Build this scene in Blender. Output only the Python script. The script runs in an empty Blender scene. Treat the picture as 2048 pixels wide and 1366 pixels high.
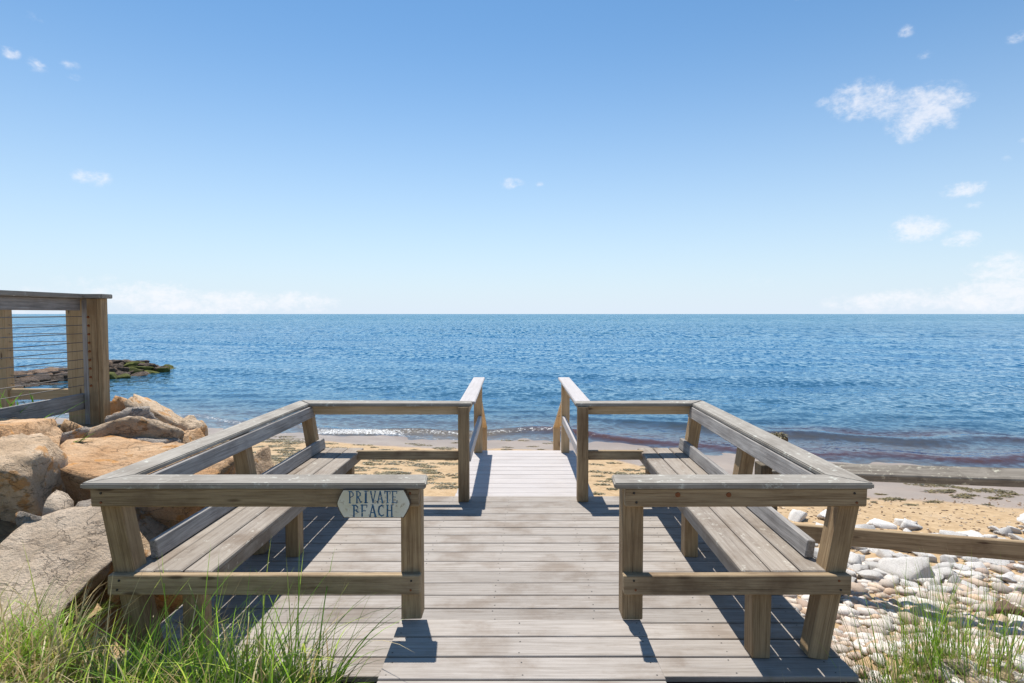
import bpy, bmesh, math, random
import numpy as np
from mathutils import Vector, Matrix, noise as mn

random.seed(7); np.random.seed(7)
scene = bpy.context.scene
C = scene.collection
R = math.radians

# ------------------------------------------------------------------ camera
CAM_H = 1.5
F_PX = 1200.0
PITCH = math.atan(55 / F_PX)
cam_d = bpy.data.cameras.new('camera')
cam_d.sensor_width = 36.0
cam_d.lens = 36.0 * F_PX / 2048
cam_d.clip_start = 0.05
cam_d.clip_end = 200000
cam = bpy.data.objects.new('camera', cam_d)
cam.location = (0, 0, CAM_H)
cam.rotation_euler = (math.pi / 2 - PITCH, 0, 0)
C.objects.link(cam)
scene.camera = cam

# ------------------------------------------------------------------ render / exposure
scene.render.engine = 'CYCLES'
scene.cycles.use_denoising = True
scene.cycles.max_bounces = 8
scene.cycles.transparent_max_bounces = 8
scene.view_settings.view_transform = 'Standard'
scene.view_settings.look = 'None'
scene.view_settings.gamma = 1
scene.view_settings.exposure = 0.3
scene.view_settings.use_curve_mapping = False

# ------------------------------------------------------------------ sun
SUN_FROM = Vector((-0.122, 0.442, 1.0)).normalized()
SUN_EL = math.asin(SUN_FROM.z)
SUN_AZ = math.atan2(SUN_FROM.x, SUN_FROM.y)          # clockwise from +Y
sd = bpy.data.lights.new('sun', 'SUN')
sd.energy = 5.0
sd.angle = R(0.53)
sd.color = (1.0, 0.955, 0.88)
so = bpy.data.objects.new('sun', sd)
so.rotation_euler = (-SUN_FROM).to_track_quat('-Z', 'Y').to_euler()
so.location = (0, 0, 30)
C.objects.link(so)

# ------------------------------------------------------------------ node helper
class NT:
    def __init__(s, tree):
        s.t = tree; s.n = tree.nodes; s.l = tree.links
    def node(s, kind, **kw):
        n = s.n.new(kind)
        for k, v in kw.items(): setattr(n, k, v)
        return n
    def put(s, sock, v):
        if v is None: return
        if isinstance(v, bpy.types.NodeSocket): s.l.new(v, sock)
        else: sock.default_value = v
    def math(s, op, a, b=None, c=None, clamp=False):
        n = s.node('ShaderNodeMath', operation=op, use_clamp=clamp)
        s.put(n.inputs[0], a); s.put(n.inputs[1], b)
        if c is not None: s.put(n.inputs[2], c)
        return n.outputs[0]
    def mix(s, fac, a, b, blend='MIX'):
        n = s.node('ShaderNodeMix', data_type='RGBA', blend_type=blend)
        s.put(n.inputs[0], fac)
        s.put(n.inputs[6], a if isinstance(a, bpy.types.NodeSocket) else (*a, 1))
        s.put(n.inputs[7], b if isinstance(b, bpy.types.NodeSocket) else (*b, 1))
        return n.outputs[2]
    def noise(s, vec, scale, detail=4, rough=0.55, dist=0.0):
        n = s.node('ShaderNodeTexNoise'); n.noise_dimensions = '3D'
        s.put(n.inputs['Vector'], vec); s.put(n.inputs['Scale'], scale)
        s.put(n.inputs['Detail'], detail); s.put(n.inputs['Roughness'], rough)
        s.put(n.inputs['Distortion'], dist)
        return n.outputs[0]
    def ramp(s, fac, lo, hi, smooth=True):
        n = s.node('ShaderNodeMapRange'); n.interpolation_type = 'SMOOTHSTEP' if smooth else 'LINEAR'
        n.clamp = True
        s.put(n.inputs['Value'], fac); s.put(n.inputs['From Min'], lo); s.put(n.inputs['From Max'], hi)
        return n.outputs[0]
    def mapping(s, vec, scale=(1, 1, 1), loc=(0, 0, 0)):
        n = s.node('ShaderNodeMapping')
        s.put(n.inputs['Vector'], vec); s.put(n.inputs['Scale'], scale); s.put(n.inputs['Location'], loc)
        return n.outputs[0]
    def bump(s, height, strength, dist=0.01, normal=None):
        n = s.node('ShaderNodeBump')
        s.put(n.inputs['Strength'], strength); s.put(n.inputs['Distance'], dist); s.put(n.inputs['Height'], height)
        if normal is not None: s.put(n.inputs['Normal'], normal)
        return n.outputs[0]
    def coords(s, which='Object'):
        return s.node('ShaderNodeTexCoord').outputs[which]
    def attr(s, name):
        return s.node('ShaderNodeAttribute', attribute_name=name).outputs
    def rand(s):
        return s.node('ShaderNodeObjectInfo').outputs['Random']

def new_mat(name):
    m = bpy.data.materials.new(name); m.use_nodes = True
    t = NT(m.node_tree)
    p = t.n['Principled BSDF']
    return m, t, p

# ------------------------------------------------------------------ world: Nishita sky + scattered cumulus
w = bpy.data.worlds.new('World'); scene.world = w; w.use_nodes = True
t = NT(w.node_tree)
bg = t.n['Background']
sky = t.node('ShaderNodeTexSky'); sky.sky_type = 'NISHITA'; sky.sun_disc = False
sky.sun_elevation = SUN_EL; sky.sun_rotation = SUN_AZ
sky.altitude = 0; sky.air_density = 1.0; sky.dust_density = 0.15; sky.ozone_density = 1.6
dirv = t.coords('Generated')
sep = t.node('ShaderNodeSeparateXYZ'); t.l.new(dirv, sep.inputs[0])
dx, dy, dz = sep.outputs
az = t.math('ARCTAN2', dx, dy)
el = t.math('ARCSINE', dz)
def px_dir(px, py):
    a = (px - 1024) / F_PX; b = -(py - 683) / F_PX
    v = Vector((a, math.cos(PITCH) + b * math.sin(PITCH), -math.sin(PITCH) + b * math.cos(PITCH))).normalized()
    return math.atan2(v.x, v.y), math.asin(v.z)
CLOUDS = [  # sky positions of the cumulus puffs, half-sizes in pixels of the photograph, weight
    (1725, 200, 70, 42, 1), (1790, 215, 70, 30, .9), (1860, 212, 75, 48, 1), (1825, 245, 55, 38, .9), (1918, 205, 40, 24, .8), (1812, 272, 28, 18, .7),
    (1645, 204, 22, 12, .5), (1905, 248, 20, 14, .5),
    (1930, 380, 58, 17, .9), (1948, 410, 22, 10, .5), (1835, 458, 62, 28, 1), (1850, 442, 30, 20, .6), (1925, 478, 46, 18, .9),
    (2010, 545, 90, 40, .9), (2000, 590, 170, 34, 1.1), (1750, 605, 120, 22, .8), (1860, 598, 130, 24, .8), (1520, 560, 40, 14, .3), (2100, 560, 120, 60, 1),
    (300, 592, 130, 30, .9), (430, 606, 190, 26, .9), (580, 605, 110, 24, .8), (160, 565, 60, 20, .4), (230, 560, 50, 14, .4), (60, 600, 160, 30, .6),
    (182, 354, 40, 20, .7), (20, 105, 22, 14, .7), (75, 130, 26, 18, .5), (138, 130, 24, 11, .5), (150, 154, 18, 8, .5), (70, 35, 30, 12, .3),
    (1022, 367, 26, 12, .7), (1080, 369, 10, 6, .5), (1813, 62, 22, 14, .6), (1850, 110, 18, 10, .4), (2036, 74, 26, 14, .7), (2045, 285, 16, 12, .5), (2015, 318, 14, 8, .4), (1605, 0, 24, 8, .4)]
tot = None
for (px, py, rx, ry, wt) in CLOUDS:
    a0, e0 = px_dir(px, py)
    a1, _ = px_dir(px + rx, py); _, e1 = px_dir(px, py - ry)
    ax = t.math('MULTIPLY', t.math('SUBTRACT', az, a0), 1 / (1.25 * abs(a1 - a0)))
    ey = t.math('MULTIPLY', t.math('SUBTRACT', el, e0), 1 / (1.25 * abs(e1 - e0)))
    d2 = t.math('MULTIPLY_ADD', ax, ax, t.math('MULTIPLY', ey, ey))
    m = t.math('MULTIPLY', t.math('SUBTRACT', 1.0, d2, clamp=True), wt)
    tot = m if tot is None else t.math('MAXIMUM', tot, m)
# a few more puffs everywhere else in the sky, by noise
behind = t.math('MULTIPLY', t.ramp(t.noise(t.mapping(dirv, (1, 1, 2.2)), 5.0, 3, .5), .68, .85), t.ramp(dy, .45, .1))
tot = t.math('MAXIMUM', tot, behind)
cn = t.noise(t.mapping(dirv, (1, 1, 1.5)), 42.0, 7, .62, .3)
cn2 = t.noise(t.mapping(dirv, (1, 1, 1.5)), 150.0, 4, .6)
cm = t.math('ADD', tot, t.math('MULTIPLY', t.math('SUBTRACT', cn, .52), 2.3))
cm = t.math('ADD', cm, t.math('MULTIPLY', t.math('SUBTRACT', cn2, .5), .9))
cm = t.math('MULTIPLY', t.ramp(cm, .05, 1.35), t.ramp(tot, 0.0, .55))
cloud = t.math('MULTIPLY', cm, .66, clamp=True)
# pale sea haze low over the horizon, the same all the way round
hz_ = t.math('POWER', t.ramp(el, R(30), R(0), False), 2.1)
skyb = t.mix(1.0, sky.outputs[0], (.69, .975, 1.10), 'MULTIPLY')
skyb = t.mix(t.math('MULTIPLY', hz_, .97), skyb, (6.1, 6.9, 7.9))
skyc = t.mix(cloud, skyb, (8.3, 8.2, 8.5))
t.l.new(skyc, bg.inputs['Color'])
bg.inputs['Strength'].default_value = 0.1

# ------------------------------------------------------------------ geometry helpers
WM = {}
def link(name, mesh, M, mat=None, parent=None):
    o = bpy.data.objects.new(name, mesh)
    C.objects.link(o)
    if mat is not None and mesh is not None and len(mesh.materials) == 0: mesh.materials.append(mat)
    if parent is not None:
        o.parent = parent
        o.matrix_basis = WM[parent.name].inverted() @ M
    else:
        o.matrix_basis = M
    WM[o.name] = M.copy()
    return o
def tag(o, label, cat, group=None):
    o['label'] = label; o['category'] = cat
    if group: o['group'] = group
    return o
def thing(name, loc, label, cat, group=None):
    return tag(link(name, None, Matrix.Translation(Vector(loc))), label, cat, group)
def structure(o): o['kind'] = 'structure'; return o
def stuff(o): o['kind'] = 'stuff'; return o

def frame(a, b, up=(0, 0, 1)):
    a, b = Vector(a), Vector(b)
    x = (b - a).normalized(); z = Vector(up); z = (z - x * z.dot(x)).normalized(); y = z.cross(x)
    M = Matrix((x, y, z)).transposed().to_4x4(); M.translation = (a + b) / 2
    return M, (b - a).length
def bm_mesh(bm, name, smooth=False):
    me = bpy.data.meshes.new(name); bm.to_mesh(me); bm.free()
    if smooth:
        me.polygons.foreach_set('use_smooth', [True] * len(me.polygons))
    return me
def beam(name, a, b, wid, thick, mat, parent, up=(0, 0, 1), bev=.004, wob=.0018):
    """a board from end centre a to end centre b: wid across, thick along up"""
    M, L = frame(a, b, up)
    bm = bmesh.new(); bmesh.ops.create_cube(bm, size=1)
    for v in bm.verts: v.co = Vector((v.co.x * L, v.co.y * wid, v.co.z * thick)) + Vector((random.uniform(-1, 1), random.uniform(-1, 1), random.uniform(-1, 1))) * wob
    if bev: bmesh.ops.bevel(bm, geom=bm.edges[:], offset=bev, segments=1, affect='EDGES')
    return link(name, bm_mesh(bm, name), M, mat, parent)
def slab(name, poly, z0, z1, mat, parent, along=(1, 0), bev=.005, segs=2):
    """a flat board of any outline (plan view), long axis 'along'"""
    ang = math.atan2(along[1], along[0])
    cx = sum(p[0] for p in poly) / len(poly); cy = sum(p[1] for p in poly) / len(poly)
    M = Matrix.Translation((cx, cy, (z0 + z1) / 2)) @ Matrix.Rotation(ang, 4, 'Z')
    Mi = M.inverted()
    bm = bmesh.new()
    bot = [bm.verts.new(Mi @ Vector((x, y, z0))) for x, y in poly]
    top = [bm.verts.new(Mi @ Vector((x, y, z1))) for x, y in poly]
    n = len(poly)
    bm.faces.new(top); bm.faces.new(bot[::-1])
    for i in range(n): bm.faces.new((bot[i], bot[(i + 1) % n], top[(i + 1) % n], top[i]))
    bmesh.ops.recalc_face_normals(bm, faces=bm.faces[:])
    if bev: bmesh.ops.bevel(bm, geom=bm.edges[:], offset=bev, segments=segs, affect='EDGES')
    return link(name, bm_mesh(bm, name), M, mat, parent)
def pydata(name, verts, faces, mat, parent=None, smooth=False, M=None):
    me = bpy.data.meshes.new(name); me.from_pydata(verts, [], faces); me.update()
    if smooth: me.polygons.foreach_set('use_smooth', [True] * len(me.polygons))
    return link(name, me, M or Matrix.Identity(4), mat, parent)
def smooth(a, b, x):
    tt = np.clip((x - a) / (b - a), 0, 1); return tt * tt * (3 - 2 * tt)

# ------------------------------------------------------------------ materials: wood
def wood_mat(name, c_lo, c_hi, stain, stain_amt=.5, grain=1.0, lichen=None, lichen_amt=.0, rough=.75, knots=False, var=.25):
    m, t, p = new_mat(name)
    co = t.coords('Object'); rnd = t.rand()
    off = t.node('ShaderNodeCombineXYZ')
    t.put(off.inputs[0], t.math('MULTIPLY', rnd, 37.0)); t.put(off.inputs[1], t.math('MULTIPLY', rnd, 11.0)); t.put(off.inputs[2], t.math('MULTIPLY', rnd, 5.0))
    va = t.node('ShaderNodeVectorMath', operation='ADD'); t.l.new(co, va.inputs[0]); t.l.new(off.outputs[0], va.inputs[1])
    v = va.outputs[0]
    g1 = t.noise(t.mapping(v, (2.2, 55, 55)), 1.0, 6, .65, .6)
    g2 = t.noise(t.mapping(v, (7, 260, 260)), 1.0, 3, .6)
    big = t.noise(v, 3.2, 5, .6)
    med = t.noise(t.mapping(v, (6, 14, 14)), 1.0, 5, .65)
    g = t.math('MULTIPLY_ADD', g2, .45, t.math('MULTIPLY', g1, .75))
    col = t.mix(t.ramp(g, .38, .78), c_lo, c_hi)
    col = t.mix(t.math('MULTIPLY', t.ramp(big, .46, .70), stain_amt), col, stain)
    col = t.mix(t.math('MULTIPLY', t.ramp(med, .55, .75), stain_amt * .6), col, stain)
    # dark grain checks
    crack = t.ramp(t.noise(t.mapping(v, (1.3, 70, 70)), 1.0, 4, .7, .3), .64, .70)
    col = t.mix(t.math('MULTIPLY', crack, .55 * grain), col, tuple(x * .28 for x in c_lo))
    if knots:
        vo = t.node('ShaderNodeTexVoronoi'); vo.feature = 'F1'
        t.l.new(t.mapping(v, (3.0, 14, 14)), vo.inputs['Vector']); vo.inputs['Scale'].default_value = 1.0
        kn = t.ramp(vo.outputs['Distance'], .16, .07)
        col = t.mix(t.math('MULTIPLY', kn, .75), col, (.055, .028, .014))
    if lichen is not None:
        ln = t.ramp(t.noise(v, 26.0, 6, .7), .60 - lichen_amt * .1, .66)
        ln = t.math('MULTIPLY', ln, t.ramp(t.noise(v, 3.5, 3, .5), .45 - .12 * lichen_amt, .62 - .12 * lichen_amt))
        col = t.mix(t.math('MULTIPLY', ln, .8), col, lichen)
    val = t.math('MULTIPLY_ADD', t.math('SUBTRACT', rnd, .5), var, 1.0)
    hs = t.node('ShaderNodeHueSaturation'); t.l.new(col, hs.inputs['Color']); t.l.new(val, hs.inputs['Value'])
    t.l.new(hs.outputs[0], p.inputs['Base Color'])
    p.inputs['Roughness'].default_value = rough
    p.inputs['Specular IOR Level'].default_value = .3
    hh = t.math('SUBTRACT', g, t.math('MULTIPLY', crack, .9))
    t.l.new(t.bump(hh, .35 * grain, .004), p.inputs['Normal'])
    return m

W_DECK = wood_mat('weathered_deck_wood', (.235, .203, .174), (.375, .336, .300), (.16, .115, .08), .55, .8, var=.28)
W_CAP = wood_mat('weathered_cap_wood', (.215, .19, .16), (.345, .315, .27), (.13, .105, .08), .5, .8, (.55, .55, .48), .5)
W_SEAT = wood_mat('weathered_seat_wood', (.225, .185, .15), (.345, .30, .25), (.13, .085, .05), .6, .9, (.50, .47, .40), .3)
W_RAIL = wood_mat('brown_rail_wood', (.18, .12, .064), (.39, .29, .175), (.12, .07, .038), .6, .9, knots=True)
W_POST = wood_mat('brown_post_wood', (.19, .122, .06), (.42, .295, .165), (.13, .07, .035), .5, .9)
W_GREY = wood_mat('silvered_side_wood', (.17, .155, .145), (.40, .375, .35), (.12, .10, .09), .4, 1.5)
W_NEW = wood_mat('newer_tan_wood', (.36, .25, .13), (.55, .41, .25), (.24, .15, .075), .35, .5, knots=True)
W_WALK = wood_mat('bleached_walkway_wood', (.40, .365, .35), (.50, .462, .445), (.31, .27, .24), .25, .35, rough=.55, var=.10)
W_RED = wood_mat('reddish_fascia_wood', (.13, .055, .03), (.24, .11, .06), (.07, .035, .02), .5, .8)
W_DARK = wood_mat('dark_wet_wood', (.06, .045, .03), (.16, .125, .08), (.03, .025, .02), .6, 1.2)
W_LICHEN = wood_mat('lichen_covered_wood', (.10, .08, .06), (.26, .23, .19), (.05, .038, .028), .9, 1.0, (.52, .49, .38), .6)

m, t, p = new_mat('dark_screw_metal'); p.inputs['Base Color'].default_value = (.035, .028, .022, 1); p.inputs['Roughness'].default_value = .6; M_SCREW = m
m, t, p = new_mat('rusty_bolt'); p.inputs['Roughness'].default_value = .8
t.l.new(t.mix(t.noise(t.coords('Object'), 120, 4), (.10, .03, .012), (.33, .11, .03)), p.inputs['Base Color']); M_RUST = m
m, t, p = new_mat('steel_cable'); p.inputs['Base Color'].default_value = (.22, .20, .18, 1); p.inputs['Metallic'].default_value = .7; p.inputs['Roughness'].default_value = .5; M_CABLE = m

# ------------------------------------------------------------------ terrain
SEA_Z = -1.10
def shore_y(x): return 12.05 - .245 * x + .25 * np.sin(x * .55 + .8) + .12 * np.sin(x * 1.35)
def ground_z(x, y):
    x = np.asarray(x, float); y = np.asarray(y, float)
    d = shore_y(x) - y
    z = SEA_Z + np.where(d > 0, .076 * d, .055 * d)
    z = np.minimum(z, -.35 + 0 * z); z = np.maximum(z, -5.0)
    # dry berm, right hand side rises towards the viewer
    z = z + .34 * smooth(3.7, 2.5, y) * smooth(1.4, 2.0, x)
    # bank behind the boulders on the left
    bank = smooth(-1.85, -3.5, x) * smooth(6.9, 5.3, y)
    z = z * (1 - bank) + .52 * bank
    near = smooth(2.9, 2.35, y) * np.where(x < 0, 1, smooth(2.9, 2.3, y))
    tgt = np.where(x < -1.7, .02 + .35 * smooth(-2.1, -3.6, x), -.10)
    z = z * (1 - near) + tgt * near
    z = z + .012 * np.sin(x * 3.1 + 1.3 * np.sin(y * 1.7)) * np.sin(y * 2.6 + x) + .006 * np.sin(x * 9 + y * 4) * np.sin(y * 8.3 - x * 3)
    return z
def axis(parts):
    out = []
    for a, b, n in parts: out += list(np.linspace(a, b, n, endpoint=False))
    out.append(parts[-1][1]); return np.array(out)
xs = axis([(-3000, -120, 10), (-120, -20, 25), (-20, -6, 56), (-6, 8, 200), (8, 22, 70), (22, 120, 25), (120, 3000, 10)])
ys = axis([(-600, -20, 12), (-20, 0, 30), (0, 7, 100), (7, 20, 140), (20, 60, 30), (60, 400, 12)])
X, Y = np.meshgrid(xs, ys)
Z = ground_z(X, Y)
nx, ny = len(xs), len(ys)
idx = np.arange(nx * ny).reshape(ny, nx)
quads = np.stack([idx[:-1, :-1], idx[:-1, 1:], idx[1:, 1:], idx[1:, :-1]], -1).reshape(-1, 4)
m, t, p = new_mat('beach_sand')
pos = t.node('ShaderNodeNewGeometry').outputs['Position']
wet = t.attr('wet')[2]; soil = t.attr('soil')[2]
n1 = t.noise(pos, 1.3, 6, .6); n2 = t.noise(pos, 60, 4, .7); n3 = t.noise(pos, 9, 5, .65)
dry = t.mix(t.ramp(n3, .3, .7), (.37, .245, .125), (.49, .345, .195))
dry = t.mix(t.math('MULTIPLY', t.ramp(n2, .55, .75), .5), dry, (.23, .14, .07))
dry = t.mix(t.math('MULTIPLY', t.ramp(n1, .5, .75), .35), dry, (.50, .39, .265))
wetc = t.mix(t.ramp(n1, .35, .7), (.27, .185, .12), (.345, .245, .165))
wfac = t.math('ADD', wet, t.math('MULTIPLY', t.math('SUBTRACT', n1, .5), .5))
wfac = t.ramp(wfac, .38, .62)
col = t.mix(wfac, dry, wetc)
soilc = t.mix(t.ramp(n3, .35, .7), (.12, .085, .05), (.36, .27, .15))
col = t.mix(soil, col, soilc)
t.l.new(col, p.inputs['Base Color'])
t.l.new(t.math('MULTIPLY_ADD', wfac, -.62, .9), p.inputs['Roughness'])
hgt = t.math('ADD', t.math('MULTIPLY', n3, 1.0), t.math('MULTIPLY', n2, .25))
bs = t.math('MULTIPLY_ADD', wfac, -.42, .5)
t.l.new(t.bump(hgt, bs, .05), p.inputs['Normal'])
M_SAND = m
ground = pydata('ground', np.stack([X, Y, Z], -1).reshape(-1, 3).tolist(), quads.tolist(), M_SAND, smooth=True)
structure(ground)
D = shore_y(X) - Y
wst = .6 + 2.1 * smooth(0.5, 3.5, X)
wetv = np.clip(1 - (D - wst) / 1.2, 0, 1)
soilv = np.clip(smooth(2.95, 2.6, Y) + smooth(-2.3, -3.0, X) * smooth(6.6, 5.6, Y), 0, 1)
for nm, arr in (('wet', wetv), ('soil', soilv)):
    a = ground.data.attributes.new(nm, 'FLOAT', 'POINT'); a.data.foreach_set('value', arr.reshape(-1).astype(np.float32))

# ------------------------------------------------------------------ sea
rows, cols = 540, 560
g = 1.0192
dd = .035 * (g ** np.arange(rows) - 1) / (g - 1)
s = np.linspace(-1, 1, cols); s = .55 * s + .45 * s ** 3
DD, S = np.meshgrid(dd, s, indexing='ij')
SX = S * (30 + 1.25 * DD)
near = np.exp(-DD / 60)
SY = 12.05 - .245 * np.clip(SX, -60, 60) + .25 * np.sin(SX * .55 + .8) * near + .12 * np.sin(SX * 1.35) * near - 1.6 + DD
cell = np.maximum(np.gradient(SY, axis=0), np.abs(np.gradient(SX, axis=1)))
hz = np.zeros_like(SX)
rng = np.random.RandomState(3)
warp = .6 * np.sin(SX * .21 + .4) + .5 * np.sin(SY * .17 + SX * .09)
off = DD - 1.6                      # metres out from the water's edge
for k in range(34):
    lam = .45 * (12 / .45) ** (k / 33.0)
    th = math.radians(rng.normal(12, 24))
    amp = .0068 * lam ** .80 * rng.uniform(.6, 1.2)
    if lam > 2: amp *= .5
    ph = rng.uniform(0, 6.28)
    a = (SX * math.sin(th) + SY * math.cos(th)) * 2 * math.pi / lam + ph + warp * rng.uniform(.6, 1.6)
    fade = np.clip((lam / cell - 2.5) / 3, 0, 1)
    env = .65 + .35 * np.sin(SX * .5 / lam + rng.uniform(0, 6) + SY * .3 / lam)
    hz += amp * fade * env * (np.sin(a) + .25 * np.sin(2 * a + .6))
hz *= .25 + .75 * smooth(.2, 6, off)
# small wave about to break along the edge
crest_off = .75 + .3 * np.sin(SX * .8 + 1) + .18 * np.sin(SX * 2.1)
hz += (.055 + .03 * np.sin(SX * .45 + 2.2)) * np.exp(-((off - crest_off) / .28) ** 2) * np.exp(-(np.clip(np.abs(SX) - 14, 0, 99) / 6) ** 2)
hz += (.085 + .03 * np.sin(SX * .37)) * np.exp(-((off - crest_off - 1.9 - .4 * np.sin(SX * .6)) / .33) ** 2) * smooth(0.5, 5, SX)
SZ = SEA_Z + hz
idx = np.arange(rows * cols).reshape(rows, cols)
quads = np.stack([idx[:-1, :-1], idx[:-1, 1:], idx[1:, 1:], idx[1:, :-1]], -1).reshape(-1, 4)
fo = np.exp(-((off - crest_off + .18) / .20) ** 2) + .8 * np.exp(-((off - .12 - .12 * np.sin(SX * 1.7)) / .16) ** 2)
foam_v = fo * (1 - .75 * smooth(.8, 3.2, SX)) * np.exp(-(np.clip(np.abs(SX) - 12, 0, 99) / 5) ** 2)
weed_v = (smooth(-1.2, 1.5, SX) * np.exp(-((off - crest_off - .1) / .75) ** 2) + .8 * smooth(3.5, 7, SX) * np.exp(-((off - crest_off - 2.1) / .55) ** 2))
depth_v = np.clip(off, 0, None)
m, t, p = new_mat('sea_water')
t.n.remove(p); out = t.n['Material Output']
pos = t.node('ShaderNodeNewGeometry').outputs['Position']
foam = t.attr('foam')[2]; weed = t.attr('weed')[2]; dep = t.attr('depth')[2]
pm = t.mapping(pos, (.75, 1.0, 1))
b1 = t.noise(pm, 3.6, 5, .6, .4)
b2 = t.noise(pm, .55, 4, .6, .5)
b3 = t.noise(t.mapping(pos, (.35, 1.0, 1)), .09, 4, .6)
# wavelets: slope fields, finer close by and coarser far out
sy_sum = sx_sum = None
for fx_, fy_, lo0, lo1, hi0, hi1, kk in ((5.5, 7.0, -2, -1, 4, 14, .40), (4.6, 4.0, 3, 9, 16, 34, 1.7 * .62), (3.2, 1.5, 14, 26, 45, 90, 1.7 * .85), (1.5, .32, 40, 75, 130, 300, 1.7 * 1.1), (.6, .07, 120, 260, 500, 1400, 1.7 * 1.1), (.18, .011, 450, 1200, 90000, 99000, 1.7)):
    wgt = t.math('MULTIPLY', t.ramp(dep, lo0, lo1), t.ramp(dep, hi1, hi0))
    na = t.noise(t.mapping(pos, (fx_, fy_, 1)), 1.0, 3, .6, .3)
    nb = t.noise(t.mapping(pos, (fx_, fy_, 1), (31.7, 12.3, 5.1)), 1.0, 2, .5)
    la = t.math('MULTIPLY', t.math('MULTIPLY', t.math('SUBTRACT', na, .5), kk), wgt)
    lb = t.math('MULTIPLY', t.math('MULTIPLY', t.math('SUBTRACT', nb, .5), kk * .6), wgt)
    sy_sum = la if sy_sum is None else t.math('ADD', sy_sum, la)
    sx_sum = lb if sx_sum is None else t.math('ADD', sx_sum, lb)
gust = t.math('MULTIPLY_ADD', t.noise(t.mapping(pos, (.02, .05, 1)), 1.0, 3, .5), .9, .55)
cv = t.node('ShaderNodeCombineXYZ'); t.put(cv.inputs[0], t.math('MULTIPLY', sx_sum, gust)); t.put(cv.inputs[1], t.math('MULTIPLY', sy_sum, gust))
av = t.node('ShaderNodeVectorMath', operation='ADD'); t.l.new(t.node('ShaderNodeNewGeometry').outputs['Normal'], av.inputs[0]); t.l.new(cv.outputs[0], av.inputs[1])
nv = t.node('ShaderNodeVectorMath', operation='NORMALIZE'); t.l.new(av.outputs[0], nv.inputs[0]); nrm = nv.outputs[0]
body = t.mix(t.ramp(dep, 2, 30), (.030, .085, .13), (.002,.068,.15))
body = t.mix(t.ramp(t.math('ADD', dep, t.math('MULTIPLY', b3, 240)), 120, 420), body, (.002,.09,.145))
body = t.mix(t.math('MULTIPLY', weed, 1.2, clamp=True), body, (.085, .028, .010))
dif = t.node('ShaderNodeBsdfDiffuse'); t.l.new(body, dif.inputs['Color'])
tr = t.node('ShaderNodeBsdfTransparent'); tr.inputs['Color'].default_value = (.80, .84, .84, 1)
opac = t.math('MAXIMUM', t.math('MULTIPLY_ADD', t.ramp(dep, 0, 7), .9, .1), t.math('MULTIPLY', weed, .8), clamp=True)
und = t.node('ShaderNodeMixShader'); t.l.new(opac, und.inputs[0]); t.l.new(tr.outputs[0], und.inputs[1]); t.l.new(dif.outputs[0], und.inputs[2])
gl = t.node('ShaderNodeBsdfGlossy'); gl.inputs['Roughness'].default_value = .06; gl.inputs['Color'].default_value = (.63,.845,1,1); t.l.new(nrm, gl.inputs['Normal'])
fr = t.node('ShaderNodeFresnel'); fr.inputs['IOR'].default_value = 1.33; t.l.new(nrm, fr.inputs['Normal'])
surf = t.node('ShaderNodeMixShader'); t.l.new(fr.outputs[0], surf.inputs[0]); t.l.new(und.outputs[0], surf.inputs[1]); t.l.new(gl.outputs[0], surf.inputs[2])
fd = t.node('ShaderNodeBsdfDiffuse'); fd.inputs['Color'].default_value = (.82, .82, .80, 1)
fmask = t.ramp(t.math('ADD', foam, t.math('MULTIPLY', t.math('SUBTRACT', t.noise(pos, 14, 6, .75), .60), 3.4)), .55, .95)
fmask = t.math('MULTIPLY', t.math('MULTIPLY', fmask, t.ramp(foam, .06, .35)), t.ramp(t.noise(t.mapping(pos, (1, 2.5, 1)), 30, 3, .6), .42, .6))
fin = t.node('ShaderNodeMixShader'); t.l.new(fmask, fin.inputs[0]); t.l.new(surf.outputs[0], fin.inputs[1]); t.l.new(fd.outputs[0], fin.inputs[2])
t.l.new(fin.outputs[0], out.inputs['Surface'])
M_SEA = m
sea = pydata('sea', np.stack([SX, SY, SZ], -1).reshape(-1, 3).tolist(), quads.tolist(), M_SEA, smooth=True)
structure(sea)
for nm, arr in (('foam', foam_v), ('weed', weed_v), ('depth', depth_v)):
    a = sea.data.attributes.new(nm, 'FLOAT', 'POINT'); a.data.foreach_set('value', np.clip(arr, 0, 1e5).reshape(-1).astype(np.float32))

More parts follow.
